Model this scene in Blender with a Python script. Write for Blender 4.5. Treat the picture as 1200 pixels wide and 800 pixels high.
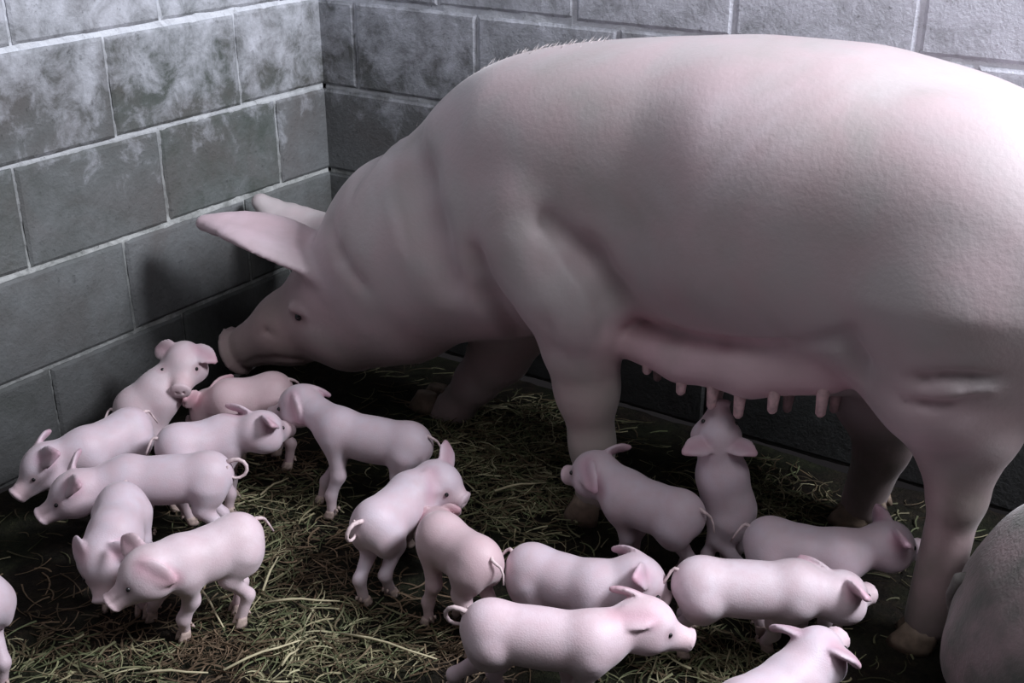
import bpy, math, random
import numpy as np
from mathutils import Vector, Matrix

random.seed(7); np.random.seed(7)
for o in list(bpy.data.objects): bpy.data.objects.remove(o)
SC = bpy.context.scene
COL = SC.collection

# ------------------------------------------------------------------ camera
FPX = 1385.0; PITCH = math.radians(23.8); CAMH = 1.165
cd = bpy.data.cameras.new('camera'); cam = bpy.data.objects.new('camera', cd); COL.objects.link(cam)
cd.sensor_width = 36; cd.lens = FPX/1200*36; cd.clip_start = .01
cam.location = (0, 0, CAMH); cam.rotation_euler = (math.pi/2-PITCH, 0, 0)
SC.camera = cam
# ------------------------------------------------------------------ light
SC.view_settings.view_transform = 'Standard'; SC.view_settings.look = 'None'
SC.view_settings.gamma = 1; SC.view_settings.use_curve_mapping = False
SC.view_settings.exposure = -0.04
w = bpy.data.worlds.new('world'); SC.world = w; w.use_nodes = True
wn = w.node_tree.nodes; wl = w.node_tree.links
bg = wn['Background']; bg.inputs['Strength'].default_value = .12
tc = wn.new('ShaderNodeTexCoord'); sx = wn.new('ShaderNodeSeparateXYZ'); cr = wn.new('ShaderNodeValToRGB')
wl.new(tc.outputs['Generated'], sx.inputs[0]); wl.new(sx.outputs['Z'], cr.inputs[0]); wl.new(cr.outputs[0], bg.inputs[0])
cr.color_ramp.elements[0].position = 0.0; cr.color_ramp.elements[0].color = (.12, .11, .12, 1)
cr.color_ramp.elements[1].position = .8; cr.color_ramp.elements[1].color = (.85, .9, 1, 1)
def area(name, loc, target, sx_, sy_, power, color):
    l = bpy.data.lights.new(name, 'AREA'); l.shape = 'RECTANGLE'; l.size = sx_; l.size_y = sy_
    l.energy = power; l.color = color
    o = bpy.data.objects.new(name, l); COL.objects.link(o); o.location = loc
    o.rotation_euler = (Vector(target)-Vector(loc)).to_track_quat('-Z', 'Y').to_euler()
    return o
area('daylight_from_open_shed_side', (1.95, .95, 2.35), (.0, 1.9, .45), .8, .6, 135, (.89, .92, 1))
area('added_overhead_fill', (.45, .25, 2.6), (.3, 1.7, .1), 1.3, 1.0, 17, (.93, .95, 1))  # added fill from above the camera side, brightens piglets below the belly

# ------------------------------------------------------------------ view geometry helpers
CT, ST = math.cos(PITCH), math.sin(PITCH)
def ray(px, py):
    x = px-600.0; up = 400.0-py
    return np.array([x, FPX*CT+up*ST, up*CT-FPX*ST])
def W(px, py, z):                      # point of the place at height z seen at px, py
    r = ray(px, py); t = (z-CAMH)/r[2]
    return np.array([r[0]*t, r[1]*t, z])
SO = np.array([.14, 1.98, 0.]); SA = np.array([.834, -.552, 0.]); SN = np.array([-.552, -.834, 0.])
def S(px, py, v=0.0):                  # same, in the sow's own frame (u along, v towards the aisle, z up)
    r = ray(px, py); c = np.array([0, 0, CAMH])
    t = (v-np.dot(c-SO, SN))/np.dot(r, SN)
    p = c+r*t
    return np.array([np.dot(p-SO, SA), v, p[2]])
def S2W(p): return SO+SA*p[0]+SN*p[1]+np.array([0, 0, p[2]])

# ------------------------------------------------------------------ materials
def nt(name):
    m = bpy.data.materials.new(name); m.use_nodes = True
    return m, m.node_tree.nodes, m.node_tree.links, m.node_tree.nodes['Principled BSDF']
def noise(n, l, scale, detail=4, rough=.55, vec=None, dist=0.0):
    x = n.new('ShaderNodeTexNoise'); x.inputs['Scale'].default_value = scale
    x.inputs['Detail'].default_value = detail; x.inputs['Roughness'].default_value = rough
    x.inputs['Distortion'].default_value = dist
    if vec is None:
        t = n.new('ShaderNodeTexCoord'); vec = t.outputs['Object']
    l.new(vec, x.inputs['Vector']); return x.outputs['Fac']
def ramp(n, l, fac, stops):
    r = n.new('ShaderNodeValToRGB'); l.new(fac, r.inputs[0]); e = r.color_ramp.elements
    while len(e) < len(stops): e.new(.5)
    for k, (p, c) in enumerate(stops):
        e[k].position = p; e[k].color = (c[0], c[1], c[2], 1) if not isinstance(c, float) else (c, c, c, 1)
    return r.outputs[0]
def mixc(n, l, fac, a, b, mode='MIX'):
    x = n.new('ShaderNodeMix'); x.data_type = 'RGBA'; x.blend_type = mode
    for s, val in ((0, fac), (6, a), (7, b)):
        if isinstance(val, (int, float)): x.inputs[s].default_value = val
        elif isinstance(val, tuple): x.inputs[s].default_value = (*val, 1)
        else: l.new(val, x.inputs[s])
    return x.outputs[2]
def bump(n, l, b, fac, strength, dist):
    x = n.new('ShaderNodeBump'); x.inputs['Strength'].default_value = strength; x.inputs['Distance'].default_value = dist
    l.new(fac, x.inputs['Height']); l.new(x.outputs[0], b.inputs['Normal']); return x
def skin_mat(name, dirt=(.20, .17, .13), dirt_amt=.5, dscale=9, bstr=.25, rough=.5, hairs=220):
    m, n, l, b = nt(name)
    a = n.new('ShaderNodeAttribute'); a.attribute_name = 'Col'
    f1 = ramp(n, l, noise(n, l, dscale, 6, .62, dist=.6), [(.42, 0.0), (.75, float(dirt_amt))])
    c = mixc(n, l, f1, a.outputs['Color'], dirt)
    f2 = ramp(n, l, noise(n, l, dscale*2.6, 3, .5), [(.35, 0.0), (.65, .32)])
    c = mixc(n, l, f2, c, (.62, .40, .44))
    l.new(c, b.inputs['Base Color'])
    b.inputs['Roughness'].default_value = rough
    b.inputs['Specular IOR Level'].default_value = .35
    b.inputs['Sheen Weight'].default_value = .25; b.inputs['Sheen Roughness'].default_value = .4
    b.inputs['Sheen Tint'].default_value = (1, .95, .95, 1)
    bump(n, l, b, noise(n, l, hairs, 3, .6), bstr, .004)
    return m
M_sow = skin_mat('sow_skin', (.33, .28, .26), .55, 4.5, .14, .46, 120)
M_pig = skin_mat('piglet_skin', (.42, .29, .27), .35, 14, .15, .5, 420)
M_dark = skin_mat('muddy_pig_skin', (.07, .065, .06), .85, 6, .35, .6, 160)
def plain(name, col, rough=.6, bscale=0, bstr=.2, var=.25, spec=.3):
    m, n, l, b = nt(name)
    if bscale:
        f = noise(n, l, bscale, 4)
        c = mixc(n, l, ramp(n, l, f, [(.3, 0.0), (.7, 1.0)]), tuple(x*(1-var) for x in col), tuple(min(1, x*(1+var)) for x in col))
        l.new(c, b.inputs['Base Color']); bump(n, l, b, f, bstr, .003)
    else: b.inputs['Base Color'].default_value = (*col, 1)
    b.inputs['Roughness'].default_value = rough; b.inputs['Specular IOR Level'].default_value = spec
    return m
M_hoof = plain('hoof_horn', (.23, .17, .13), .55, 60)
M_phoof = plain('piglet_hoof_horn', (.45, .34, .30), .55, 150)
M_eye = plain('eye_dark', (.012, .010, .012), .12, spec=.6)
M_tail = plain('tail_skin', (.66, .52, .53), .55, 120)
M_bristle = plain('pale_bristle', (.56, .50, .49), .5)
M_mtail = plain('muddy_tail_skin', (.15, .14, .13), .6, 120)
M_teat = plain('teat_skin', (.60, .42, .43), .5, 90)
def attr_mat(name, rough=.75, bscale=0):
    m, n, l, b = nt(name)
    a = n.new('ShaderNodeAttribute'); a.attribute_name = 'Col'
    c = mixc(n, l, ramp(n, l, noise(n, l, 60, 3), [(.3, 0.0), (.7, .45)]), a.outputs['Color'], (.10, .085, .05))
    l.new(c, b.inputs['Base Color']); b.inputs['Roughness'].default_value = rough
    b.inputs['Specular IOR Level'].default_value = .25
    return m
M_straw = attr_mat('straw')

# ------------------------------------------------------------------ object helpers
def tag(o, label=None, cat=None, group=None, kind=None):
    if label: o['label'] = label
    if cat: o['category'] = cat
    if group: o['group'] = group
    if kind: o['kind'] = kind
    return o
def link(name, verts, faces, mat, parent=None, cols=None, smooth=True):
    me = bpy.data.meshes.new(name); me.from_pydata([tuple(v) for v in verts], [], [tuple(f) for f in faces])
    me.validate(); me.materials.append(mat)
    if smooth: me.polygons.foreach_set('use_smooth', [True]*len(me.polygons))
    if cols is not None:
        ca = me.color_attributes.new('Col', 'FLOAT_COLOR', 'POINT')
        c4 = np.ones((len(verts), 4), np.float32); c4[:, :3] = cols
        ca.data.foreach_set('color', c4.ravel())
    me.update()
    o = bpy.data.objects.new(name, me); COL.objects.link(o)
    if parent is not None: o.parent = parent
    return o
def nrm(v):
    v = np.asarray(v, float); return v/(np.linalg.norm(v)+1e-12)
def tube(pts, radii, seg=8, closed_caps=True):
    pts = [np.asarray(p, float) for p in pts]; V = []; F = []
    t0 = nrm(pts[1]-pts[0]); up = np.array([0, 0, 1.]) if abs(t0[2]) < .9 else np.array([1., 0, 0])
    nn = nrm(np.cross(t0, up))
    for i, p in enumerate(pts):
        t = nrm(pts[min(i+1, len(pts)-1)]-pts[max(i-1, 0)])
        nn = nrm(nn-t*np.dot(nn, t)); bb = np.cross(t, nn)
        r = radii[i] if hasattr(radii, '__len__') else radii
        for k in range(seg):
            a = 2*math.pi*k/seg; V.append(p+nn*math.cos(a)*r+bb*math.sin(a)*r)
    for i in range(len(pts)-1):
        for k in range(seg):
            k2 = (k+1) % seg; F.append((i*seg+k, i*seg+k2, (i+1)*seg+k2, (i+1)*seg+k))
    if closed_caps:
        F.append(tuple(range(seg))[::-1]); F.append(tuple((len(pts)-1)*seg+k for k in range(seg)))
    return V, F
def ball(c, r, nu=12, nv=8, ax=None):
    c = np.asarray(c, float); r = np.ones(3)*r; V = [c+np.array([0, 0, r[2]])]; F = []
    for j in range(1, nv):
        th = math.pi*j/nv
        for i in range(nu):
            ph = 2*math.pi*i/nu
            V.append(c+np.array([r[0]*math.sin(th)*math.cos(ph), r[1]*math.sin(th)*math.sin(ph), r[2]*math.cos(th)]))
    V.append(c-np.array([0, 0, r[2]]))
    for i in range(nu):
        F.append((0, 1+i, 1+(i+1) % nu)); F.append((len(V)-1, 1+(nv-2)*nu+(i+1) % nu, 1+(nv-2)*nu+i))
    for j in range(nv-2):
        for i in range(nu):
            a = 1+j*nu+i; b = 1+j*nu+(i+1) % nu; F.append((a, a+nu, b+nu, b))
    return V, F
def join(*parts):
    V = []; F = []
    for v, f in parts:
        o = len(V); V += list(v); F += [tuple(i+o for i in q) for q in f]
    return V, F

# ------------------------------------------------------------------ implicit body modeller (one continuous skin per animal)
class Body:
    def __init__(s, lo, hi, h):
        s.lo = np.asarray(lo, float); s.h = h
        s.n = np.ceil((np.asarray(hi, float)-s.lo)/h).astype(int)+1
        s.f = np.full(tuple(s.n), 1.0, np.float32)
    def _sub(s, lo, hi):
        a = np.clip(np.floor((np.asarray(lo)-s.lo)/s.h).astype(int), 0, s.n-1)
        b = np.clip(np.ceil((np.asarray(hi)-s.lo)/s.h).astype(int)+1, 1, s.n)
        sl = tuple(slice(int(a[i]), int(b[i])) for i in range(3))
        g = np.meshgrid(*[(np.arange(a[i], b[i])*s.h+s.lo[i]).astype(np.float32) for i in range(3)], indexing='ij')
        return sl, g
    def put(s, sl, d, k, mode='add'):
        a = s.f[sl]
        if mode == 'add':
            hh = np.clip(.5+.5*(a-d)/k, 0, 1); s.f[sl] = a*(1-hh)+d*hh-k*hh*(1-hh)
        else:                                        # carve
            d = -d; hh = np.clip(.5-.5*(a-d)/k, 0, 1); s.f[sl] = a*(1-hh)+d*hh+k*hh*(1-hh)
    def cone(s, a, b, r1, r2, k=.02, mode='add', flat=None):
        # tapered capsule; flat=(normal, factor) squashes it along normal
        a = np.asarray(a, float); b = np.asarray(b, float); m = max(r1, r2)+k*1.5+s.h*2
        sl, g = s._sub(np.minimum(a, b)-m, np.maximum(a, b)+m)
        p = [g[i]-a[i] for i in range(3)]; ba = b-a; sc = 1.0
        if flat:
            nn = nrm(flat[0]); q = 1/flat[1]
            dn = sum(p[i]*nn[i] for i in range(3))*(q-1); p = [p[i]+dn*nn[i] for i in range(3)]
            ba = ba+nn*np.dot(ba, nn)*(q-1); sc = flat[1]**.5
        t = np.clip(sum(p[i]*ba[i] for i in range(3))/max(np.dot(ba, ba), 1e-9), 0, 1)
        d = np.sqrt(sum((p[i]-t*ba[i])**2 for i in range(3)))-(r1+t*(r2-r1))
        s.put(sl, (d*sc).astype(np.float32), k, mode)
    def chain(s, pts, rs, k=.02, **kw):
        for i in range(len(pts)-1): s.cone(pts[i], pts[i+1], rs[i], rs[i+1], k, **kw)
    def ell(s, c, r, ax=None, k=.02, mode='add'):
        c = np.asarray(c, float); r = np.asarray(r, float); m = max(r)+k*1.5+s.h*2
        ax = np.eye(3) if ax is None else np.array([nrm(x) for x in ax])
        sl, g = s._sub(c-m, c+m); p = [g[i]-c[i] for i in range(3)]
        q = [sum(p[i]*ax[j][i] for i in range(3)) for j in range(3)]
        k0 = np.sqrt(sum((q[j]/r[j])**2 for j in range(3))); k1 = np.sqrt(sum((q[j]/r[j]**2)**2 for j in range(3)))+1e-6
        s.put(sl, (k0*(k0-1)/k1).astype(np.float32), k, mode)
    def loft(s, us, zt, zb, wd, cv=None, k=.03, e=2.3):   # barrel along axis 0
        sl, g = s._sub((us[0]-.03, -1, -1), (us[-1]+.03, 1, 2)); u = g[0]
        I = lambda y: np.interp(u, uu, smooth1(us, y, uu)).astype(np.float32)
        uu = np.linspace(us[0], us[-1], 200)
        t = I(zt); b = I(zb); ww = np.maximum(I(wd), .004); c = I(cv) if cv else 0
        hh = np.maximum((t-b)/2, .004); zc = (t+b)/2
        rr = (np.abs((g[1]-c)/ww)**e+np.abs((g[2]-zc)/hh)**e)**(1/e)
        d = (rr-1)*np.minimum(ww, hh)
        d = np.maximum(d, np.maximum(us[0]-u, u-us[-1]))
        s.put(sl, d.astype(np.float32), k)
    def at(s, p):
        i = np.clip(np.round((np.asarray(p)-s.lo)/s.h).astype(int), 0, s.n-1); return s.f[tuple(i)]
    def surf(s, inside, direction, far=.3):              # last point of the body along a direction
        d = nrm(direction); p = np.asarray(inside, float); last = p.copy(); t = 0
        while t < far:
            q = p+d*t
            if s.at(q) > 0: break
            last = q; t += s.h*.25
        return last
    def mesh(s, smooth=1):
        f = s.f; ins = f < 0
        c = [ins[i:ins.shape[0]-1+i or None, j:ins.shape[1]-1+j or None, k:ins.shape[2]-1+k or None] for i in (0, 1) for j in (0, 1) for k in (0, 1)]
        cnt = sum(x.astype(np.int8) for x in c); act = (cnt > 0) & (cnt < 8)
        idx = np.argwhere(act); N = len(idx)
        ids = -np.ones(act.shape, np.int64); ids[act] = np.arange(N)
        sp = np.zeros((N, 3)); sn = np.zeros(N)
        cor = [(i, j, k) for i in (0, 1) for j in (0, 1) for k in (0, 1)]
        val = {q: f[idx[:, 0]+q[0], idx[:, 1]+q[1], idx[:, 2]+q[2]] for q in cor}
        for q in cor:
            for ax in range(3):
                if q[ax] == 0:
                    r = list(q); r[ax] = 1; r = tuple(r); a = val[q]; b = val[r]
                    m = (a < 0) != (b < 0); t = np.where(m, a/np.where(m, a-b, 1), 0)
                    P = np.tile(np.array(q, float), (N, 1)); P[:, ax] = t
                    sp[m] += P[m]; sn[m] += 1
        V = (idx+sp/sn[:, None])*s.h+s.lo
        F = []
        for ax in range(3):
            o1, o2 = (ax+1) % 3, (ax+2) % 3
            sl0 = [slice(None)]*3; sl1 = [slice(None)]*3
            sl0[ax] = slice(0, -1); sl1[ax] = slice(1, None)
            A = ins[tuple(sl0)]; B = ins[tuple(sl1)]
            for flip, mk in ((0, A & ~B), (1, ~A & B)):
                e = np.argwhere(mk); e = e[(e[:, o1] > 0) & (e[:, o2] > 0) & (e[:, o1] < act.shape[o1]) & (e[:, o2] < act.shape[o2])]
                q = []
                for d1, d2 in ((-1, -1), (0, -1), (0, 0), (-1, 0)):
                    ee = e.copy(); ee[:, o1] += d1; ee[:, o2] += d2; q.append(ids[ee[:, 0], ee[:, 1], ee[:, 2]])
                q = np.stack(q, 1)
                if flip: q = q[:, ::-1]
                F.append(q)
        F = np.concatenate(F); F = F[(F >= 0).all(1)]
        e = np.concatenate([F[:, [0, 1]], F[:, [1, 2]], F[:, [2, 3]], F[:, [3, 0]]]); e = np.concatenate([e, e[:, ::-1]])
        for _ in range(smooth):
            acc = np.zeros_like(V); n = np.zeros(len(V)); np.add.at(acc, e[:, 0], V[e[:, 1]]); np.add.at(n, e[:, 0], 1)
            V = V*.5+.5*acc/np.maximum(n, 1)[:, None]
        return V, F
def smooth1(x, y, q):                                    # monotone-ish cubic through the given stations
    x = np.asarray(x, float); y = np.asarray(y, float); d = np.diff(y)/np.diff(x)
    m = np.zeros_like(y); m[1:-1] = np.where(d[:-1]*d[1:] > 0, 2*d[:-1]*d[1:]/(d[:-1]+d[1:]+1e-12), 0); m[0] = d[0]; m[-1] = d[-1]
    i = np.clip(np.searchsorted(x, q)-1, 0, len(x)-2); h = x[i+1]-x[i]; t = (q-x[i])/h
    return (2*t**3-3*t**2+1)*y[i]+(t**3-2*t**2+t)*h*m[i]+(-2*t**3+3*t**2)*y[i+1]+(t**3-t**2)*h*m[i+1]
def paint(V, base, spots):                               # skin pigment and the sow's painted flank highlight: (centre, inner radius, outer radius, colour, amount)
    C = np.tile(np.array(base, float), (len(V), 1))
    for c, r0, r1, col, amt in spots:
        c = np.asarray(c, float)
        if c.ndim == 2:
            ab = c[1]-c[0]; t = np.clip(((V-c[0])@ab)/np.dot(ab, ab), 0, 1); d = np.linalg.norm(V-c[0]-t[:, None]*ab, axis=1)
        else: d = np.linalg.norm(V-c, axis=1)
        wgt = np.clip((r1-d)/(r1-r0), 0, 1)*amt
        C = C*(1-wgt[:, None])+np.array(col)*wgt[:, None]
    return C

# ------------------------------------------------------------------ the pen: two block walls and an earth floor
CORNER = np.array([-.436, 2.75, 0.]); DL = np.array([-.552, -.834, 0.]); DB = np.array([.834, -.552, 0.])
def wall(name, d, n, length, joints, ztop, label):
    V = []; F = []; C = []
    rs = random.Random(name)
    def quadbox(s0, s1, z0, z1, out, tone):
        o = len(V); b = .006
        for (s, z, y) in ((s0, z0, -.03), (s1, z0, -.03), (s1, z1, -.03), (s0, z1, -.03)): V.append(CORNER+d*s+n*y+np.array([0, 0, z]))
        for (s, z, y) in ((s0, z0, out-b*.6), (s1, z0, out-b*.6), (s1, z1, out-b*.6), (s0, z1, out-b*.6)): V.append(CORNER+d*s+n*y+np.array([0, 0, z]))
        for (s, z, y) in ((s0+b, z0+b, out), (s1-b, z0+b, out), (s1-b, z1-b, out), (s0+b, z1-b, out)): V.append(CORNER+d*s+n*y+np.array([0, 0, z]))
        for k in range(4):
            k2 = (k+1) % 4
            F.append((o+k, o+k2, o+4+k2, o+4+k)); F.append((o+4+k, o+4+k2, o+8+k2, o+8+k))
        F.append((o+8, o+9, o+10, o+11))
        for _ in range(12): C.append((tone, 0, 0))
    g = .0028; gz = .0052
    nc = len(joints)
    for ci, j0 in enumerate(joints):
        z0 = -.0+.2*ci; z1 = z0+.2
        s = j0; cuts = [0.0 if ci % 2 else 0.0]
        while s < length: cuts.append(s); s += .334
        cuts.append(length)
        for a, b in zip(cuts[:-1], cuts[1:]):
            if b-a < .02: continue
            quadbox(a+g*rs.uniform(.6, 1.6) if a > 0 else -.012, b-g*rs.uniform(.6, 1.6), z0+gz*rs.uniform(.6, 1.4), z1-gz*rs.uniform(.6, 1.4), rs.uniform(-.0015, .002), rs.random())
    # mortar body behind the blocks, uneven face
    ns = int(length/.012); nz = int(ztop/.012)
    o = len(V)
    for i in range(ns+1):
        for j in range(nz+1):
            s = length*i/ns; z = ztop*j/nz
            y = -.0052+.0012*math.sin(s*61+z*37)+.0014*rs.uniform(-1, 1)
            V.append(CORNER+d*s+n*y+np.array([0, 0, z])); C.append((.5, 1.0 if abs((z+.1) % .2-.1) < .010 else .38, 0))
    for i in range(ns):
        for j in range(nz):
            a = o+i*(nz+1)+j; F.append((a, a+nz+1, a+nz+2, a+1))
    # back and sides of the wall: real thickness
    o = len(V)
    for (s, y) in ((0 if name == 'wall_back' else -.19, -.02), (length, -.02), (length, -.19), (0 if name == 'wall_back' else -.19, -.19)):
        for z in (0, ztop): V.append(CORNER+d*s+n*y+np.array([0, 0, z])); C.append((.5, 0, 0))
    for k in range(4):
        k2 = (k+1) % 4; F.append((o+2*k, o+2*k2, o+2*k2+1, o+2*k+1))
    F.append((o+1, o+3, o+5, o+7)); F.append((o, o+2, o+4, o+6))
    ob = link(name, V, F, M_wall, cols=C, smooth=False)
    tag(ob, label, 'wall', kind='structure')
    return ob
m, n, l, b = nt('concrete_blocks'); M_wall = m
at_ = n.new('ShaderNodeAttribute'); at_.attribute_name = 'Col'
sep = n.new('ShaderNodeSeparateColor'); l.new(at_.outputs['Color'], sep.inputs[0])
tcw = n.new('ShaderNodeTexCoord'); OBJ = tcw.outputs['Object']
sxyz = n.new('ShaderNodeSeparateXYZ'); l.new(OBJ, sxyz.inputs[0])
def math_(op, a, b_=None, c_=None, clamp=False):
    x = n.new('ShaderNodeMath'); x.operation = op; x.use_clamp = clamp
    for i, v in enumerate((a, b_, c_)):
        if v is None: continue
        if isinstance(v, (int, float)): x.inputs[i].default_value = v
        else: l.new(v, x.inputs[i])
    return x.outputs[0]
big = noise(n, l, 5, 5, .6, OBJ, .5); mid = noise(n, l, 17, 6, .68, OBJ, .3); fine = noise(n, l, 110, 5, .7, OBJ)
base = ramp(n, l, sep.outputs[0], [(0, (.085, .098, .088)), (.5, (.115, .122, .118)), (1, (.15, .152, .155))])
base = mixc(n, l, ramp(n, l, mid, [(.35, 0.0), (.7, .75)]), base, (.20, .21, .215))
base = mixc(n, l, ramp(n, l, big, [(.45, 0.0), (.68, .55)]), base, (.12, .105, .10))
# old limewash: thicker the higher up the wall, patchy edge
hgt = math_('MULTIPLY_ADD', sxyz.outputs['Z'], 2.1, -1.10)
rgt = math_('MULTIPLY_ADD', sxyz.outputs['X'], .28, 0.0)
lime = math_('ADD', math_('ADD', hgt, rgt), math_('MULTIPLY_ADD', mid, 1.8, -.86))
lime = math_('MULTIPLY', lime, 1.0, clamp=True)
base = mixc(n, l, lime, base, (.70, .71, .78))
# mortar joints
mort = mixc(n, l, ramp(n, l, mid, [(.35, 0.0), (.6, 1.0)]), (.24, .25, .24), (.50, .51, .50))
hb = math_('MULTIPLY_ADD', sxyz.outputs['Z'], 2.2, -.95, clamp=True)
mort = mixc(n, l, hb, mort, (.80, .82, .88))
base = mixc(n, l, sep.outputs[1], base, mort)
# dark specks and pores
base = mixc(n, l, ramp(n, l, noise(n, l, 55, 4, .8, OBJ), [(.60, 0.0), (.72, .6)]), base, (.05, .05, .05))
# splashed muck near the ground, with painted shade carried further up the wall
low = math_('MULTIPLY_ADD', sxyz.outputs['Z'], -3.0, 1.15, clamp=True)
low = math_('MULTIPLY', low, ramp(n, l, big, [(.3, .75), (.7, 1.0)]))
base = mixc(n, l, low, base, (.040, .038, .038))
l.new(base, b.inputs['Base Color']); b.inputs['Roughness'].default_value = .82; b.inputs['Specular IOR Level'].default_value = .25
bump(n, l, b, math_('ADD', fine, math_('MULTIPLY', mid, 1.5)), .55, .006)
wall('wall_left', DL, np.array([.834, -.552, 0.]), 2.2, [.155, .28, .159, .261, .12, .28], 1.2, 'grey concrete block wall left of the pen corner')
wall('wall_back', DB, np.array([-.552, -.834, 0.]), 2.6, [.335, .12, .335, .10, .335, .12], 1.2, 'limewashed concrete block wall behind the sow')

# floor
m, n, l, b = nt('trodden_muck'); M_floor = m
f1 = noise(n, l, 6, 6, .65, dist=.4); f2 = noise(n, l, 40, 6, .75); f3 = noise(n, l, 160, 4, .7)
c = ramp(n, l, f2, [(.3, (.007, .006, .005)), (.55, (.022, .016, .012)), (.8, (.06, .043, .026))])
c2 = ramp(n, l, f2, [(.3, (.007, .008, .005)), (.55, (.022, .024, .012)), (.8, (.06, .06, .03))])
c = mixc(n, l, ramp(n, l, f1, [(.42, 0.0), (.6, 1.0)]), c, c2)
l.new(c, b.inputs['Base Color']); b.inputs['Roughness'].default_value = .8; b.inputs['Specular IOR Level'].default_value = .18
x = n.new('ShaderNodeMath'); x.operation = 'ADD'; l.new(f2, x.inputs[0]); l.new(f3, x.inputs[1])
bump(n, l, b, x.outputs[0], .9, .012)
def fz(x, y): return .004*math.sin(9*x+3*math.sin(5*y))+.003*math.sin(17*y+2*math.sin(11*x))-.006
NL = np.array([.834, -.552, 0.]); NB = np.array([-.552, -.834, 0.])
V = []; F = []; na, nb = 150, 150
for i in range(na+1):
    for j in range(nb+1):
        p = CORNER+DB*(2.6*i/na)+DL*(2.2*j/nb); p[2] = fz(p[0], p[1])+random.uniform(-.0015, .0015); V.append(p)
for i in range(na):
    for j in range(nb): a = i*(nb+1)+j; F.append((a, a+1, a+nb+2, a+nb+1))
o = len(V)
for (s, t) in ((0, 0), (2.6, 0), (2.6, 2.2), (0, 2.2)): V.append(CORNER+DB*s+DL*t+np.array([0, 0, -.08]))
F.append((o, o+1, o+2, o+3))
tag(link('floor', V, F, M_floor), 'dark trodden muck floor of the pig pen', 'floor', kind='structure')

# ------------------------------------------------------------------ the sow
HS = .007
B = Body((-.98, -.36, -.02), (1.02, .40, .92), HS)
# trunk: stations read along the side of the animal
top = [S(*q) for q in ((560, 86), (620, 60), (700, 49), (800, 44), (900, 44), (1000, 53), (1100, 77), (1180, 106))]
us = [top[0][0]-.13]+[t[0] for t in top]+[.86, .97]
zt = [top[0][2]-.14]+[t[2] for t in top]+[.70, .56]
print('SOW top', [(round(a, 2), round(c, 2)) for a, c in zip(us, zt)])
zbx = [-.30, -.15, 0, .12, .3, .45, .6, .75, .86, .97]
zby = [.50, .42, .385, .39, .385, .385, .41, .45, .50, .54]
wdy = [.10, .185, .205, .20, .235, .24, .235, .225, .17, .02]
zb = list(np.interp(us, zbx, zby)); wd = list(np.interp(us, zbx, wdy))
B.loft(us, zt, zb, wd, k=.03)
# neck and head
cv = .0
nk0 = S(590, 262, .0); nk1 = S(492, 292, .02); hd = S(405, 352, .06); mz = S(342, 383, .10); ns = S(296, 403, .13)
B.cone(nk0, nk1, .215, .185, .06)
B.cone(nk1, hd, .175, .118, .05)
B.cone(S(470, 360, .05), S(415, 385, .07), .115, .085, .05)          # jowl
B.cone(hd, mz, .105, .078, .03)
B.cone(mz, ns, .074, .049, .025)
nd = nrm(ns-mz)
B.ell(ns+nd*.044, (.013, .060, .056), (nd, np.cross(nd, [0, 0, 1.]), np.cross(nd, np.cross(nd, [0, 0, 1.]))), .006)
# nostrils, mouth
sd = nrm(np.cross(nd, [0, 0, 1.]));
for q in (-1, 1): B.cone(ns+nd*.068+sd*q*.021, ns+nd*.035+sd*q*.019, .009, .007, .006, mode='carve')
# ears
er0 = S(392, 322, .13); er1 = S(318, 288, .19); er2 = S(240, 262, .22)
ex = nrm(er2-er0); enr = nrm(np.array([.1, .12, 1.])-ex*np.dot([.1, .12, 1.], ex)); ey = np.cross(enr, ex)
def leaf(B, base, tip, nrmv, w, th, k=.02, curl=.0, nseg=8):
    base = np.asarray(base, float); tip = np.asarray(tip, float); d = tip-base; side = nrm(np.cross(nrmv, d))
    prof = lambda t: (math.sin(math.pi*min(.96, (.16+.84*t)))**.75)
    pr = None
    for i in range(nseg+1):
        t = i/nseg; c = base+d*t+np.asarray(nrmv)*curl*math.sin(math.pi*t)
        ww = w*prof(t*.98)
        if pr is not None:
            for sgn in (-.55, 0, .55):
                a = pr[0]+side*sgn*pr[1]+np.asarray(nrmv)*abs(sgn)*.35*pr[1]; bb = c+side*sgn*ww+np.asarray(nrmv)*abs(sgn)*.35*ww
                B.cone(a, bb, max(pr[1]*.5, th*1.4), max(ww*.5, th*1.4), k, flat=(nrmv, min(1, th/max(.5*(ww+pr[1])*.5, th))))
        pr = (c, ww)
leaf(B, er0, er2, enr, .066, .009, .016, .02)
eb = S(392, 280, -.09); et = S(304, 236, -.03)
en2 = nrm(np.array([-.2, .30, 1.])); leaf(B, eb, et, en2, .062, .009, .016, -.03)
B.cone(hd+np.array([.02, .06, .06]), er0, .06, .05, .04)
B.cone(S(395, 300, -.03), eb, .06, .045, .04)
# near front leg (standing), far front leg (stepping forward)
def leg(B, pts, rs, k=.03): B.chain(pts, rs, k)
fl = [S(640, 250, .10), S(672, 330, .135), S(682, 400, .13), S(688, 455, .12), S(694, 520, .115), S(697, 575, .11)]
leg(B, fl, [.125, .098, .066, .052, .036, .036], .03)
B.cone(S(700, 345, .15), S(690, 375, .15), .055, .05, .04)           # elbow
B.cone(S(625, 285, .14), S(676, 362, .165), .085, .062, .03)                 # shoulder plate
ffoot = S(510, 492, -.09)
f2 = [S(610, 350, -.08), S(585, 415, -.09), S(560, 445, -.09), S(535, 475, -.09), ffoot]
leg(B, f2, [.11, .060, .044, .036, .034], .03)
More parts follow.
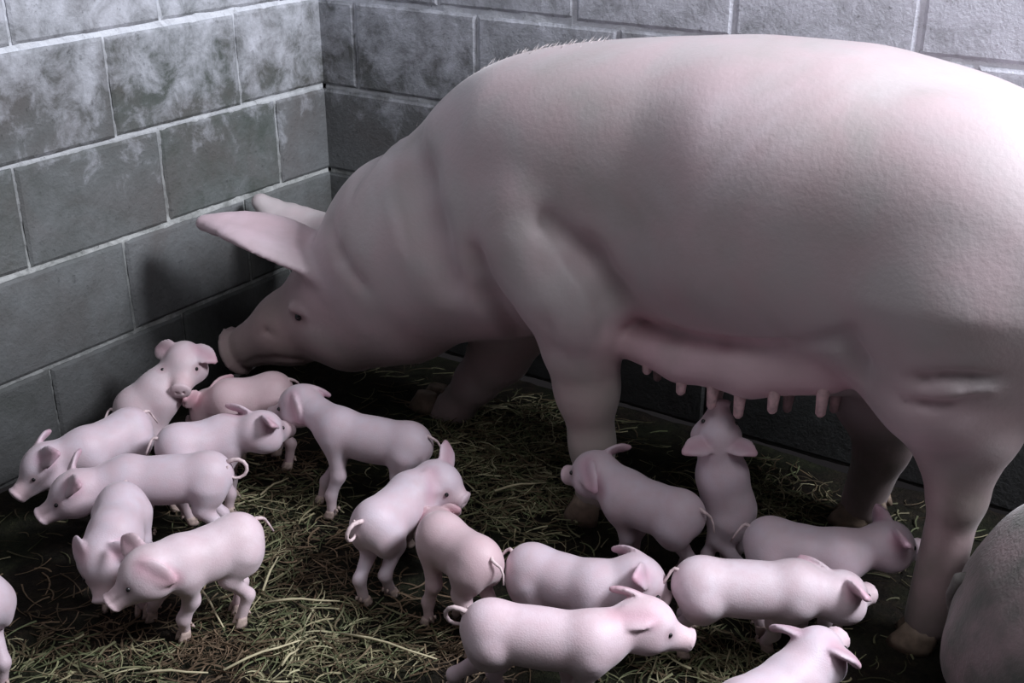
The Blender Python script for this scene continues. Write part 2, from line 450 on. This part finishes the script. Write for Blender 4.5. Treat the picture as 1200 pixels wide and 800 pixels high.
# near hind leg: ham, stifle, hock, cannon ; far hind leg
h0 = S(1110, 300, .10); h1 = S(1085, 385, .15); h2 = S(1105, 455, .15); hk = S(1150, 500, .14); cn = S(1122, 580, .14); hf = S(1100, 655, .14); hf[2] = .048
B.ell(h0+np.array([.04, .02, -.02]), (.20, .11, .21), None, .10)
B.cone(S(1120, 350, .13), h2, .145, .088, .04)
B.cone(S(1050, 385, .13), S(1075, 430, .13), .07, .065, .05)
B.cone(h2, hk, .080, .055, .03); B.cone(S(1085, 470, .14), cn, .045, .036, .03)
B.cone(hk, cn, .052, .038, .02); B.cone(cn, hf, .036, .036, .02)
g0 = S(1060, 380, -.12); g3 = S(1010, 590, -.15)
B.chain([g0, S(1030, 460, -.13), S(1035, 520, -.14), g3], [.15, .075, .045, .038], .03)
# belly line with the swollen udder
B.chain([S(735, 398, .12), S(800, 418, .13), S(880, 430, .14), S(968, 428, .14)], [.030, .040, .046, .044], .018)
B.chain([S(750, 400, -.02), S(880, 432, -.02), S(990, 432, -.02)], [.03, .045, .045], .03)
# creases
def crease(pts, r=.006, k=.02): B.chain([S(*q) for q in pts], [r]*len(pts), k, mode='carve')
def on_skin(px, py, v0=.10):                                         # where the line of sight first meets the skin
    c = np.array([0, 0, CAMH]); r = ray(px, py); r = r/np.linalg.norm(r)
    for t in np.arange(.9, 3.0, .004):
        p = c+r*t; q = np.array([np.dot(p-SO, SA), np.dot(p-SO, SN), p[2]])
        if np.all(q > B.lo+.01) and np.all(q < B.lo+(B.n-1)*HS-.01) and B.at(q) < 0: return q
    return S(px, py, v0)
def wrinkle(pts, r=.007, k=.022): B.chain([on_skin(*q) for q in pts], [r*.6]+[r]*(len(pts)-2)+[r*.6], k, mode='carve')
wrinkle(((640, 262), (690, 300), (716, 345), (716, 385)), .013, .04)
wrinkle(((478, 165), (487, 215), (497, 270), (520, 330)), .014, .07)
wrinkle(((560, 300), (575, 350), (610, 395)), .008, .04)
B.chain([on_skin(1072, 457)-[0, .012, 0], on_skin(1110, 456)-[0, .012, 0], on_skin(1150, 455)-[0, .012, 0]], [.008, .013, .010], .025)
wrinkle(((1066, 449), (1085, 445), (1110, 442), (1135, 443), (1165, 444)), .0075, .013)
wrinkle(((1062, 470), (1085, 473), (1110, 474), (1135, 471), (1155, 467)), .006, .010)
wrinkle(((735, 384), (790, 392), (850, 401), (915, 404), (975, 400), (1000, 388)), .008, .016)
wrinkle(((998, 400), (1004, 420), (1006, 440)), .010, .025)
wrinkle(((288, 425), (305, 421), (325, 419), (350, 421), (376, 430)), .0045, .008)
wrinkle(((300, 392), (312, 388), (322, 392)), .003, .010)
wrinkle(((385, 262), (398, 300), (425, 335)), .004, .03)
wrinkle(((640, 380), (650, 410)), .004, .02)
eye_in = mz+(hd-mz)*.62
eye_p = on_skin(350, 372)
B.ell(eye_p, (.015, .006, .008), None, .008, mode='carve'); B.cone(eye_p+[-.018, 0, .015], eye_p+[.02, .0, .016], .008, .008, .01)
V, F = B.mesh(2)
SKIN = (.515, .455, .465); PINK = (.66, .44, .48); MUD = (.16, .125, .105)
spots = [(np.array([S(735, 400, .12), S(985, 432, .14)]), .03, .09, (.72, .46, .52), .85),
         (np.array([er0, er2]), .05, .13, (.68, .52, .58), .8),
         (np.array([mz, ns]), .08, .15, (.33, .22, .20), .7), (np.array([hd-.0, mz]), .08, .2, (.45, .33, .32), .5),
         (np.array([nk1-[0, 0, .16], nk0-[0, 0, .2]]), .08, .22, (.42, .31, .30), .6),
         (S(1110, 465, .18), .02, .10, (.74, .50, .56), .7),
         (S(840, 170, .2), .03, .16, (.76, .62, .68), .5),  # highlight on the upper flank, painted into the skin colour
         (np.array([fl[3], fl[5]]), .05, .14, (.40, .36, .31), .7), (np.array([cn, hf]), .05, .13, MUD, .8),
         (np.array([g3, S(1035, 520, -.14)]), .05, .13, MUD, .8), (np.array([f2[3], f2[4]]), .05, .12, MUD, .8),
         (ns+nd*.03, .02, .05, (.50, .38, .36), .6), (eye_p, .012, .03, (.25, .15, .15), .7)]
Vw = SO+np.outer(V[:, 0], SA)+np.outer(V[:, 1], SN); Vw[:, 2] = V[:, 2]
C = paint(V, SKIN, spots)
# local frame (u, v, z) is left-handed when seen from above: flip the faces
F2 = F[:, ::-1] if np.dot(np.cross(SA, SN), [0, 0, 1]) < 0 else F
print('SOW wall gap', min((Vw-CORNER)@np.array([.834, -.552, 0])), min((Vw-CORNER)@SN))
root = bpy.data.objects.new('sow', None); COL.objects.link(root); root.location = SO+SA*.3
tag(root, 'huge pale pink sow standing along the back wall, head lowered into the corner', 'pig')
def child(name, vf, mat, parent, origin, cols=None, smooth=True):
    o = np.asarray(origin, float)
    return link(name, [np.asarray(v)-o for v in vf[0]], vf[1], mat, parent, cols, smooth)
RO = np.array(root.location)
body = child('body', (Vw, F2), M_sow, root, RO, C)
def hoof_mesh(p, fwd, r, hgt, ground=0.0):
    # cloven hoof: two toes side by side plus two dew claws
    fwd = nrm([fwd[0], fwd[1], 0]); sd_ = np.array([-fwd[1], fwd[0], 0]); parts = []
    for q in (-1, 1):
        V = []; F = []; seg = 10
        for j, (hz, sc_, sh) in enumerate(((0, 1.0, .35), (.35, .95, .22), (.7, .82, .08), (1.0, .70, 0))):
            for k in range(seg):
                a = 2*math.pi*k/seg
                V.append(np.array([p[0], p[1], 0])+sd_*q*r*.50+fwd*(r*sh)+fwd*math.cos(a)*r*sc_*(.95 if math.cos(a) > 0 else .75)+sd_*math.sin(a)*r*.46*sc_+np.array([0, 0, ground+hz*hgt]))
        for j in range(3):
            for k in range(seg): F.append((j*seg+k, j*seg+(k+1) % seg, (j+1)*seg+(k+1) % seg, (j+1)*seg+k))
        F.append(tuple(range(seg))[::-1]); F.append(tuple(3*seg+k for k in range(seg)))
        parts.append((V, F))
        c = np.array([p[0], p[1], ground+hgt*1.35])-fwd*r*.85+sd_*q*r*.35
        parts.append(tube([c, c-fwd*r*.25-np.array([0, 0, hgt*.35])], [r*.22, r*.12], 6))
    return join(*parts)
HF = -SA
for p in (fl[-1], ffoot, hf, g3):
    pw = S2W(p); child('hoof', hoof_mesh(pw, HF, .042, max(.045, pw[2]), -.004), M_hoof, root, RO)
ew = S2W(eye_p); e = child('eye', ball(ew+np.array([.0, .005, .0]), .0085), M_eye, root, RO)
e2 = B.surf(eye_in, (-.1, -.9, .5)); child('eye', ball(S2W(e2), .0125), M_eye, root, RO)
for (px, py, v, L) in ((868, 462, .16, .035), (908, 458, .165, .032), (966, 452, .165, .045), (800, 440, .15, .028), (760, 420, .14, .022), (836, 455, .155, .03),
                       (772, 430, -.05, .022), (842, 460, -.05, .025), (925, 462, -.05, .028), (980, 462, -.05, .028)):
    p = S(px, py, v); a = p+np.array([0, 0, .022]); q = p-np.array([0, -.004, L])
    child('teat', tube([S2W(a), S2W((a+q)/2), S2W(q), S2W(q-np.array([0, 0, .004]))], [.013, .0095, .0075, .004], 10), M_teat, root, RO)
HV = []; HFc = []
for i in range(170):                                                 # sparse bristles along the nape and shoulders
    u_ = random.uniform(-.40, .02); q = B.surf((u_, random.gauss(0, .014), np.interp(u_, [-.4, 0], [.48, .6])), (0, 0, 1), .5)
    d = nrm([.55, random.uniform(-.3, .5), .55+random.uniform(-.2, .3)]); L = random.uniform(.008, .017); o_ = len(HV)
    a_ = S2W(q-d*.003); b_ = S2W(q+d*L); HV += [a_+[.0006, 0, 0], a_-[.0006, 0, 0], a_+[0, 0, .0009], b_]; HFc += [(o_, o_+1, o_+3), (o_+1, o_+2, o_+3), (o_+2, o_, o_+3)]
tag(child('bristles', (HV, HFc), M_bristle, root, RO), kind='stuff')
t0 = np.array([.93, 0, .62]); tp = [t0+np.array([.03*i*(1-.03*i), .02*math.sin(i*.9), -.028*i+.01*math.cos(i)]) for i in range(9)]
child('tail', tube([S2W(p) for p in tp], [.020, .017, .014, .012, .010, .009, .008, .007, .004], 8), M_tail, root, RO)

# ------------------------------------------------------------------ second grown pig, lying in the lower right
def lying_pig():
    # local frame: x to the head, y sideways, z up
    Bq = Body((-.45, -.32, -.01), (1.05, .32, .50), .011)
    us = [-.40, -.36, -.28, -.12, .05, .25, .42, .55]
    Bq.loft(us, [.20, .29, .37, .41, .42, .41, .38, .33], [.14, .08, .03, .01, .0, .0, .03, .08], [.02, .12, .19, .225, .235, .225, .19, .13], k=.03)
    Bq.cone((.50, 0, .22), (.68, 0, .19), .16, .115, .05); Bq.cone((.68, 0, .19), (.84, 0, .12), .10, .065, .03); Bq.cone((.84, 0, .12), (.90, 0, .10), .062, .05, .02)
    for s in (-1, 1):
        Bq.ell((-.16, s*.16, .17), (.17, .09, .16), None, .04)
        Bq.chain([(-.10, s*.21, .10), (.06, s*.24, .06), (-.12, s*.25, .035), (.04, s*.26, .03)], [.08, .055, .04, .03], .02)
        Bq.chain([(.42, s*.15, .12), (.38, s*.2, .05), (.58, s*.2, .035), (.66, s*.2, .03)], [.09, .05, .035, .03], .02)
        leaf(Bq, (.66, s*.09, .27), (.84, s*.15, .24), nrm((.1, s*.3, 1)), .06, .010, .015, .015)
    V, F = Bq.mesh(2)
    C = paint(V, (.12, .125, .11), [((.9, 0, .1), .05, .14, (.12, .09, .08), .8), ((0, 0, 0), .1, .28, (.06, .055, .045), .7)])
    return Bq, V, F, C
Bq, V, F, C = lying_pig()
r2 = bpy.data.objects.new('gilt', None); COL.objects.link(r2); r2.location = (.960, 1.195, 0); r2.rotation_euler = (0, 0, math.radians(-8))
tag(r2, 'muddy grey grown pig lying in the lower right corner of the picture', 'pig')
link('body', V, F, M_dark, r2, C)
for s in (-1, 1):
    p = Bq.surf((.74, 0, .16), (0, s, .55)); link('eye', *ball(p, .011), M_eye, r2)
    link('hoof', *hoof_mesh(np.array([.06, s*.26, 0]), (1, 0), .032, .05, .0), M_hoof, r2)
    link('hoof', *hoof_mesh(np.array([.68, s*.2, 0]), (1, 0), .032, .05, .0), M_hoof, r2)
tq = np.array(Bq.surf((-.25, .03, .24), (-1, .25, .1), .4)); link('tail', *tube([tq+[.02, 0, 0], tq+[-.012, .004, -.01], tq+[-.016, .012, -.04], tq+[-.010, .02, -.07], tq+[.0, .026, -.10]], [.011, .009, .007, .005, .003], 8), M_mtail, r2)

# ------------------------------------------------------------------ piglets
GROUP = 'litter of piglets around the sow'
PS = (.62, .525, .59)
def piglet(label, hip, chest, head, nose, feet=None, ears=None, tail='curl', tone=PS, s=1.0, taildir=None, earlen=1.0, hint=None):
    hip, chest, head, nose = [W(*q) for q in (hip, chest, head, nose)]
    fw = nrm((chest-hip)*[1, 1, 0]); lat = np.array([-fw[1], fw[0], 0]); up = np.array([0, 0, 1.])
    ax = nrm(chest-hip)
    # feet order: hind left, hind right, front left, front right (left/right of the animal)
    defaults = [hip+lat*.030*s-fw*.022, hip-lat*.030*s-fw*.004, chest+lat*.027*s+fw*.006, chest-lat*.027*s-fw*.012]
    fs = []
    for i in range(4):
        q = feet[i] if feet and feet[i] is not None else None
        p = W(q[0], q[1], q[2] if len(q) > 2 else .012) if q else defaults[i]*[1, 1, 0]+[0, 0, .012]
        fs.append(np.array(p))
    pts = np.array([hip, chest, head, nose]+fs)
    Bp = Body(pts.min(0)-[.085, .085, .02], pts.max(0)+[.085, .085, .085], .0032)
    mid = (hip+chest)/2+np.array([0, 0, -.004])
    hs = s*1.19; ln = np.linalg.norm(chest-hip)
    Bp.cone(hip, chest, .0335*s, .033*s, .02)
    Bp.ell(mid-up*.003, (ln*.80, .0385*s, .0410*s), (ax, lat, np.cross(ax, lat)), .02)
    Bp.ell(hip-ax*.004*s, (.040*s, .037*s, .041*s), (ax, lat, np.cross(ax, lat)), .015)
    Bp.ell(chest, (.036*s, .034*s, .040*s), (ax, lat, np.cross(ax, lat)), .015)
    # neck and head
    hdir = nrm(nose-head)
    hxy = hdir*[1, 1, 0]; hl = nrm(np.cross(up, hxy if np.linalg.norm(hxy) > .35 else fw)); hl = nrm(hl-hdir*np.dot(hl, hdir)) if hint is None else nrm(np.cross(hint, hdir)); hu = np.cross(hdir, hl)
    Bp.cone(chest+up*.004, head-hdir*.008, .034*s, .029*s, .022)
    Bp.ell(head, (.037*hs, .0300*hs, .0325*hs), (hdir, hl, hu), .012)
    nL = np.linalg.norm(nose-head); nose = head+hdir*(min(nL, .064*s)-.008)
    Bp.cone(head+hdir*.014*hs-hu*.006*hs, nose-hu*.002*s, .0240*hs, .0150*hs, .010)
    for q in (-1, 1): Bp.ell(head+hl*q*.013*hs-hu*.012*hs+hdir*.004, (.022*hs, .017*hs, .018*hs), None, .012)   # cheeks
    Bp.ell(nose+hdir*.010*hs, (.0050*hs, .0162*hs, .0148*hs), (hdir, hl, hu), .004)
    for q in (-1, 1): Bp.cone(nose+hdir*.019+hl*q*.0058*s, nose+hdir*.009+hl*q*.0055*s, .0030, .002, .002, mode='carve')
    # legs
    for i in range(4):
        hind = i < 2; sgn = 1 if i % 2 == 0 else -1; ft = fs[i]
        if hind:
            a = hip+lat*sgn*.022*s+up*-.004; kn = a*.5+ft*.5+fw*.020*s+up*.016; hk = a*.24+ft*.76-fw*.012*s+up*.006
            Bp.ell(a+up*-.014*s-fw*.002, (.032*s, .019*s, .038*s), (fw, lat, up), .012)
            Bp.chain([a-up*.01, kn, hk, ft], [.026*s, .0145*s, .0095*s, .0090*s], .010)
        else:
            a = chest+lat*sgn*.021*s-up*.010; el = a*.52+ft*.48-fw*.010*s; kn = a*.22+ft*.78+fw*.003*s
            Bp.ell(a, (.024*s, .017*s, .033*s), (fw, lat, up), .012)
            Bp.chain([a, el, kn, ft], [.021*s, .0125*s, .0096*s, .0088*s], .010)
    # ears
    etips = []
    for k, q in enumerate((1, -1)):
        b0 = head-hdir*.010*s+hl*q*.020*s+hu*.020*s
        if ears and ears[k] is not None: tip = W(*ears[k]); tip = b0+nrm(tip-b0)*min(np.linalg.norm(tip-b0), .047)
        else: tip = b0+nrm(-hdir*.55+hl*q*.9+hu*.25)*.048*s*earlen
        d = nrm(tip-b0); nv = nrm(np.cross(d, hu*.4+hdir*.6)); nv = nrm(nrm(hu*.9+hl*q*.35+hdir*.35)-d*np.dot(nrm(hu*.9+hl*q*.35+hdir*.35), d))
        leaf(Bp, b0-d*.004, tip, nv, .0175*s, .0027, .005, .003, 6); etips.append((b0, tip))
    eyes = []
    for q in (1, -1):
        pe = Bp.surf(head+hdir*.020*s, hl*q*.9+hu*.42+hdir*.25, .08); eyes.append(pe)
    V, F = Bp.mesh(1)
    lite = np.array(tone)
    sp = [(np.array(t), .008, .022, (lite[0]*.82, lite[1]*.56, lite[2]*.64), .8) for t in etips]
    sp += [(nose, .010, .03, (.74, .52, .54), .7)]+[(p, .006, .014, (.42, .30, .33), .7) for p in eyes]
    sp += [(p, .012, .05, (.50, .38, .36), .5) for p in fs]
    C = paint(V, tone, sp)
    root = bpy.data.objects.new('piglet', None); COL.objects.link(root); root.location = (mid[0], mid[1], 0)
    tag(root, label, 'piglet', GROUP); O = np.array(root.location)
    child('body', (V, F), M_pig, root, O, C)
    for p in eyes: child('eye', ball(p-0*up, .0037*s, 10, 6), M_eye, root, O)
    for p in fs: child('hoof', hoof_mesh(p, fw, .0125*s, .016, max(0, p[2]-.016)-.002), M_phoof, root, O)
    tb = Bp.surf(hip, -ax*.85+up*.5, .1); td = nrm(-fw*.9+up*.3)
    if taildir is not None: td = nrm(np.array(taildir, float))
    if tail == 'curl':
        tv = np.cross(td, lat); tp = [tb-td*.006, tb+td*.008]
        for i in range(12): a = i/11*2*math.pi*.92; tp.append(tb+td*(.010+.017*math.sin(a)*1.0)+tv*(-.016*(1-math.cos(a)))*-1+lat*.0012*i)
        rr = list(np.linspace(.0042, .0018, len(tp)))
    else:
        tp = [tb-td*.004]+[tb+td*.0055*i-up*.0017*i*i+lat*.004*math.sin(i*1.3) for i in range(6)]; rr = list(np.linspace(.0036, .0014, len(tp)))
    child('tail', tube(tp, rr, 7), M_tail, root, O)
    return root

piglet('piglet squeezed by the left wall, face turned to the camera, under the sow snout', (162, 478, .13), (188, 460, .155), (216, 426, .20), (211, 462, .172), ears=[(268, 432, .20), (172, 404, .215)], tone=(.60, .50, .54), s=1.08, tail='straight')
piglet('piglet half hidden behind its row, rump under the sow chin, pink head buried', (318, 460, .15), (270, 470, .14), (245, 478, .11), (228, 492, .07), tone=(.68, .51, .54), tail='straight')
piglet('leftmost whole piglet, head low against the wall, one ear pricked', (150, 504, .14), (101, 528, .135), (52, 545, .125), (20, 580, .085), ears=[None, (62, 500, .165)], tail='straight')
piglet('piglet facing right with head above the curly tail of its neighbour', (211, 522, .143), (264, 513, .14), (306, 505, .155), (337, 502, .135), tail='straight')
piglet('long piglet at left facing the wall, standing across in front of the others', (242, 556, .145), (150, 562, .14), (88, 577, .135), (48, 605, .10), tail='curl')
piglet('piglet at the back facing left, neck stretched toward the huddle by the wall', (478, 520, .15), (398, 505, .155), (352, 474, .17), (322, 485, .14), feet=[None, None, (389, 598), (378, 580)], ears=[(355, 500, .15), (404, 468, .18)], tail='straight')
piglet('piglet standing head down between the row and the white piglet, ears spread', (142, 595, .15), (134, 628, .14), (120, 655, .12), (122, 700, .07), ears=[(160, 640, .15), (86, 628, .14)], tail='straight')
piglet('white piglet nosing down to the left on open straw at lower left', (276, 632, .15), (210, 660, .145), (172, 670, .15), (126, 710, .105), feet=[(283, 722), None, (217, 738), (178, 715)], ears=[(216, 686, .14), (146, 630, .18)], tone=(.76, .62, .67), tail='straight')
piglet('piglet seen from behind in the centre, curly tail, head turned to the right', (442, 612, .137), (482, 582, .137), (514, 566, .145), (541, 585, .125), feet=[(426, 700), (457, 690), (462, 640), (476, 632)], ears=[None, (500, 580, .15)])
piglet('piglet with rounded back bending head down behind the white pair at bottom centre', (558, 656, .152), (517, 630, .152), (512, 618, .10), (508, 622, .055), s=.93, earlen=.45, tone=(.60, .45, .48), tail='straight')
piglet('piglet standing just behind the foremost one, rounded head to the right', (626, 668, .13), (698, 690, .13), (748, 680, .145), (776, 702, .115), ears=[(710, 640, .17), None], tail='straight')
piglet('foremost piglet at bottom centre in full profile, curly tail at left', (578, 736, .15), (692, 752, .145), (757, 730, .155), (808, 750, .125), feet=[(590, 815), (532, 808), (655, 822), (692, 840)], ears=[(716, 690, .19), (716, 726, .175)], tone=(.75, .60, .66))
piglet('piglet below the sow belly facing left toward her front hoof', (795, 602, .15), (732, 580, .15), (698, 554, .17), (668, 556, .145), feet=[(800, 662), None, (735, 660), None], ears=[(700, 585, .16), (738, 524, .20)], tail='straight')
piglet('piglet stretching its snout straight up to the udder', (856, 596, .13), (846, 556, .19), (841, 514, .25), (843, 474, .30), ears=[(802, 530, .25), (884, 532, .25)], tail='straight', hint=(0, -1, .3))
piglet('piglet at right facing right, ear pricked, beside the dark gap', (905, 636, .145), (982, 652, .14), (1040, 638, .15), (1085, 644, .12), ears=[(1028, 594, .20), None], tail='straight')
piglet('whitest piglet at right, level back, head low against its neighbour', (824, 684, .15), (932, 690, .145), (984, 698, .135), (1028, 694, .105), feet=[None, (806, 730), (938, 738), (896, 752)], tone=(.78, .66, .72), tail='straight')
piglet('piglet cut off by the bottom edge at right, ears up, seen from behind', (872, 832, .15), (930, 802, .145), (956, 768, .165), (985, 745, .15), ears=[(905, 736, .175), (1005, 780, .17)], tail='straight')
piglet('piglet cut off by the left edge, only its rump and tail showing', (-24, 702, .15), (-68, 660, .15), (-105, 650, .14), (-140, 655, .12), feet=[(-38, 800), (2, 800), None, None], taildir=(.6, -.6, -.6))

# ------------------------------------------------------------------ straw and hay litter
def inside_pen(p):
    q = p-CORNER; return .05 < np.dot(q, DB) < 2.5 and .05 < np.dot(q, DL) < 2.1
clumps = [(590, 540, 60, 35), (620, 590, 60, 30), (330, 590, 50, 50), (890, 590, 45, 25), (830, 770, 60, 25), (330, 720, 90, 50), (120, 770, 110, 30), (440, 760, 100, 30), (300, 650, 60, 60), (560, 520, 50, 30), (640, 500, 50, 25)]
PAL = [((.22, .22, .12), 4), ((.34, .30, .18), 3), ((.13, .155, .075), 4), ((.14, .10, .06), 5), ((.52, .48, .30), 1.2)]
pw = np.array([w_ for _, w_ in PAL]); pw = pw/pw.sum()
BROWN = [(W(a_, b_, 0), c_) for a_, b_, c_ in ((140, 700, .13), (430, 655, .12), (350, 530, .09), (590, 770, .12), (60, 690, .10), (500, 700, .08), (250, 770, .07))]
V = []; F = []; C = []
def blade(p, L, yaw, pitch, r, bend, col, V, F, C):
    d = np.array([math.cos(yaw)*math.cos(pitch), math.sin(yaw)*math.cos(pitch), math.sin(pitch)]); sdv = np.array([-math.sin(yaw), math.cos(yaw), 0])
    o = len(V); n_ = 4
    for i in range(n_+1):
        t = i/n_; c = p+d*L*(t-.5)+sdv*bend*L*(t-.5)**2*2+np.array([0, 0, -abs(bend)*L*.3*(t-.5)**2])
        rr = r*(1-.6*t)
        V += [c+sdv*rr, c-sdv*rr*.6+np.array([0, 0, rr*.9]), c-sdv*rr*.5-np.array([0, 0, rr*.6])]; C += [col]*3
    for i in range(n_):
        for k in range(3): k2 = (k+1) % 3; F.append((o+i*3+k, o+i*3+k2, o+i*3+3+k2, o+i*3+3+k))
    F.append((o, o+1, o+2)); F.append((o+n_*3+2, o+n_*3+1, o+n_*3))
for i in range(7800):
    if i < 5200:
        c = clumps[np.random.choice(len(clumps))]; p = W(random.gauss(c[0], c[2]), random.gauss(c[1], c[3]), 0.0); dense = True
    else: p = CORNER+DB*random.uniform(.03, 2.2)+DL*random.uniform(.03, 2.1); dense = False
    if not inside_pen(p): continue
    col = np.array(PAL[np.random.choice(len(PAL), p=pw)][0])*random.uniform(.6, 1.15)
    if not dense: col = col*.55
    if any(np.linalg.norm((p-q)[:2]) < r_*random.uniform(.7, 1.3) for q, r_ in BROWN): col = np.array((.19, .125, .08))*random.uniform(.4, 1.25)
    L = random.uniform(.02, .075); p = p+np.array([0, 0, fz(p[0], p[1])+random.uniform(.001, .012 if dense else .005)])
    blade(p, L, random.uniform(0, 6.28), random.gauss(0, .14), random.uniform(.0007, .0021), random.uniform(-.5, .5), col, V, F, C)
tag(link('straw_litter', V, F, M_straw, cols=C, smooth=False), 'loose green and tan straw and hay trodden into the dark floor', 'straw', kind='stuff')
stalks = [((235, 690), (262, 735), 'thin bent straw stalk right of the white piglet front leg'),
          ((262, 785), (352, 750), 'long thick pale straw stalk lying slantwise at the bottom left'),
          ((160, 790), (244, 788), 'straight straw stalk lying level along the bottom edge'),
          ((308, 692), (326, 652), 'short upright straw stalk right of the white piglet hind leg'),
          ((330, 780), (350, 760), 'short straw stalk just right of the long thick pale one'),
          ((400, 742), (512, 772), 'long dark straw stalk left of the foremost piglet'),
          ((310, 706), (398, 704), 'pale straw stalk lying level near the centre bottom left'),
          ((305, 580), (338, 560), 'pale straw stalk beside the curly tailed piglet in the row'),
          ((580, 575), (640, 565), 'pale straw stalk on green hay in the middle of the floor'),
          ((516, 527), (540, 518), 'bright straw stalk by the sow front hoof at the far side'),
          ((725, 490), (756, 432), 'thin straw strand hanging below the sow belly')]
for a, c_, lab in stalks[:-1]:
    p = W(*a, .008); q = W(*c_, .012); m_ = (p+q)/2+np.array([0, 0, .006])
    O = (p+q)/2; O[2] = 0
    pts = [p, p*.7+q*.3+[0, .002, .004], m_, p*.3+q*.7+[0, -.001, .003], q]
    st = child('straw_stalk', tube(pts, [.0022, .0021, .0019, .0017, .0012], 6), M_straw, None, O, cols=[(.62, .55, .36)]*30)
    st.location = O; tag(st, lab, 'straw', 'loose straw stalks on the floor')
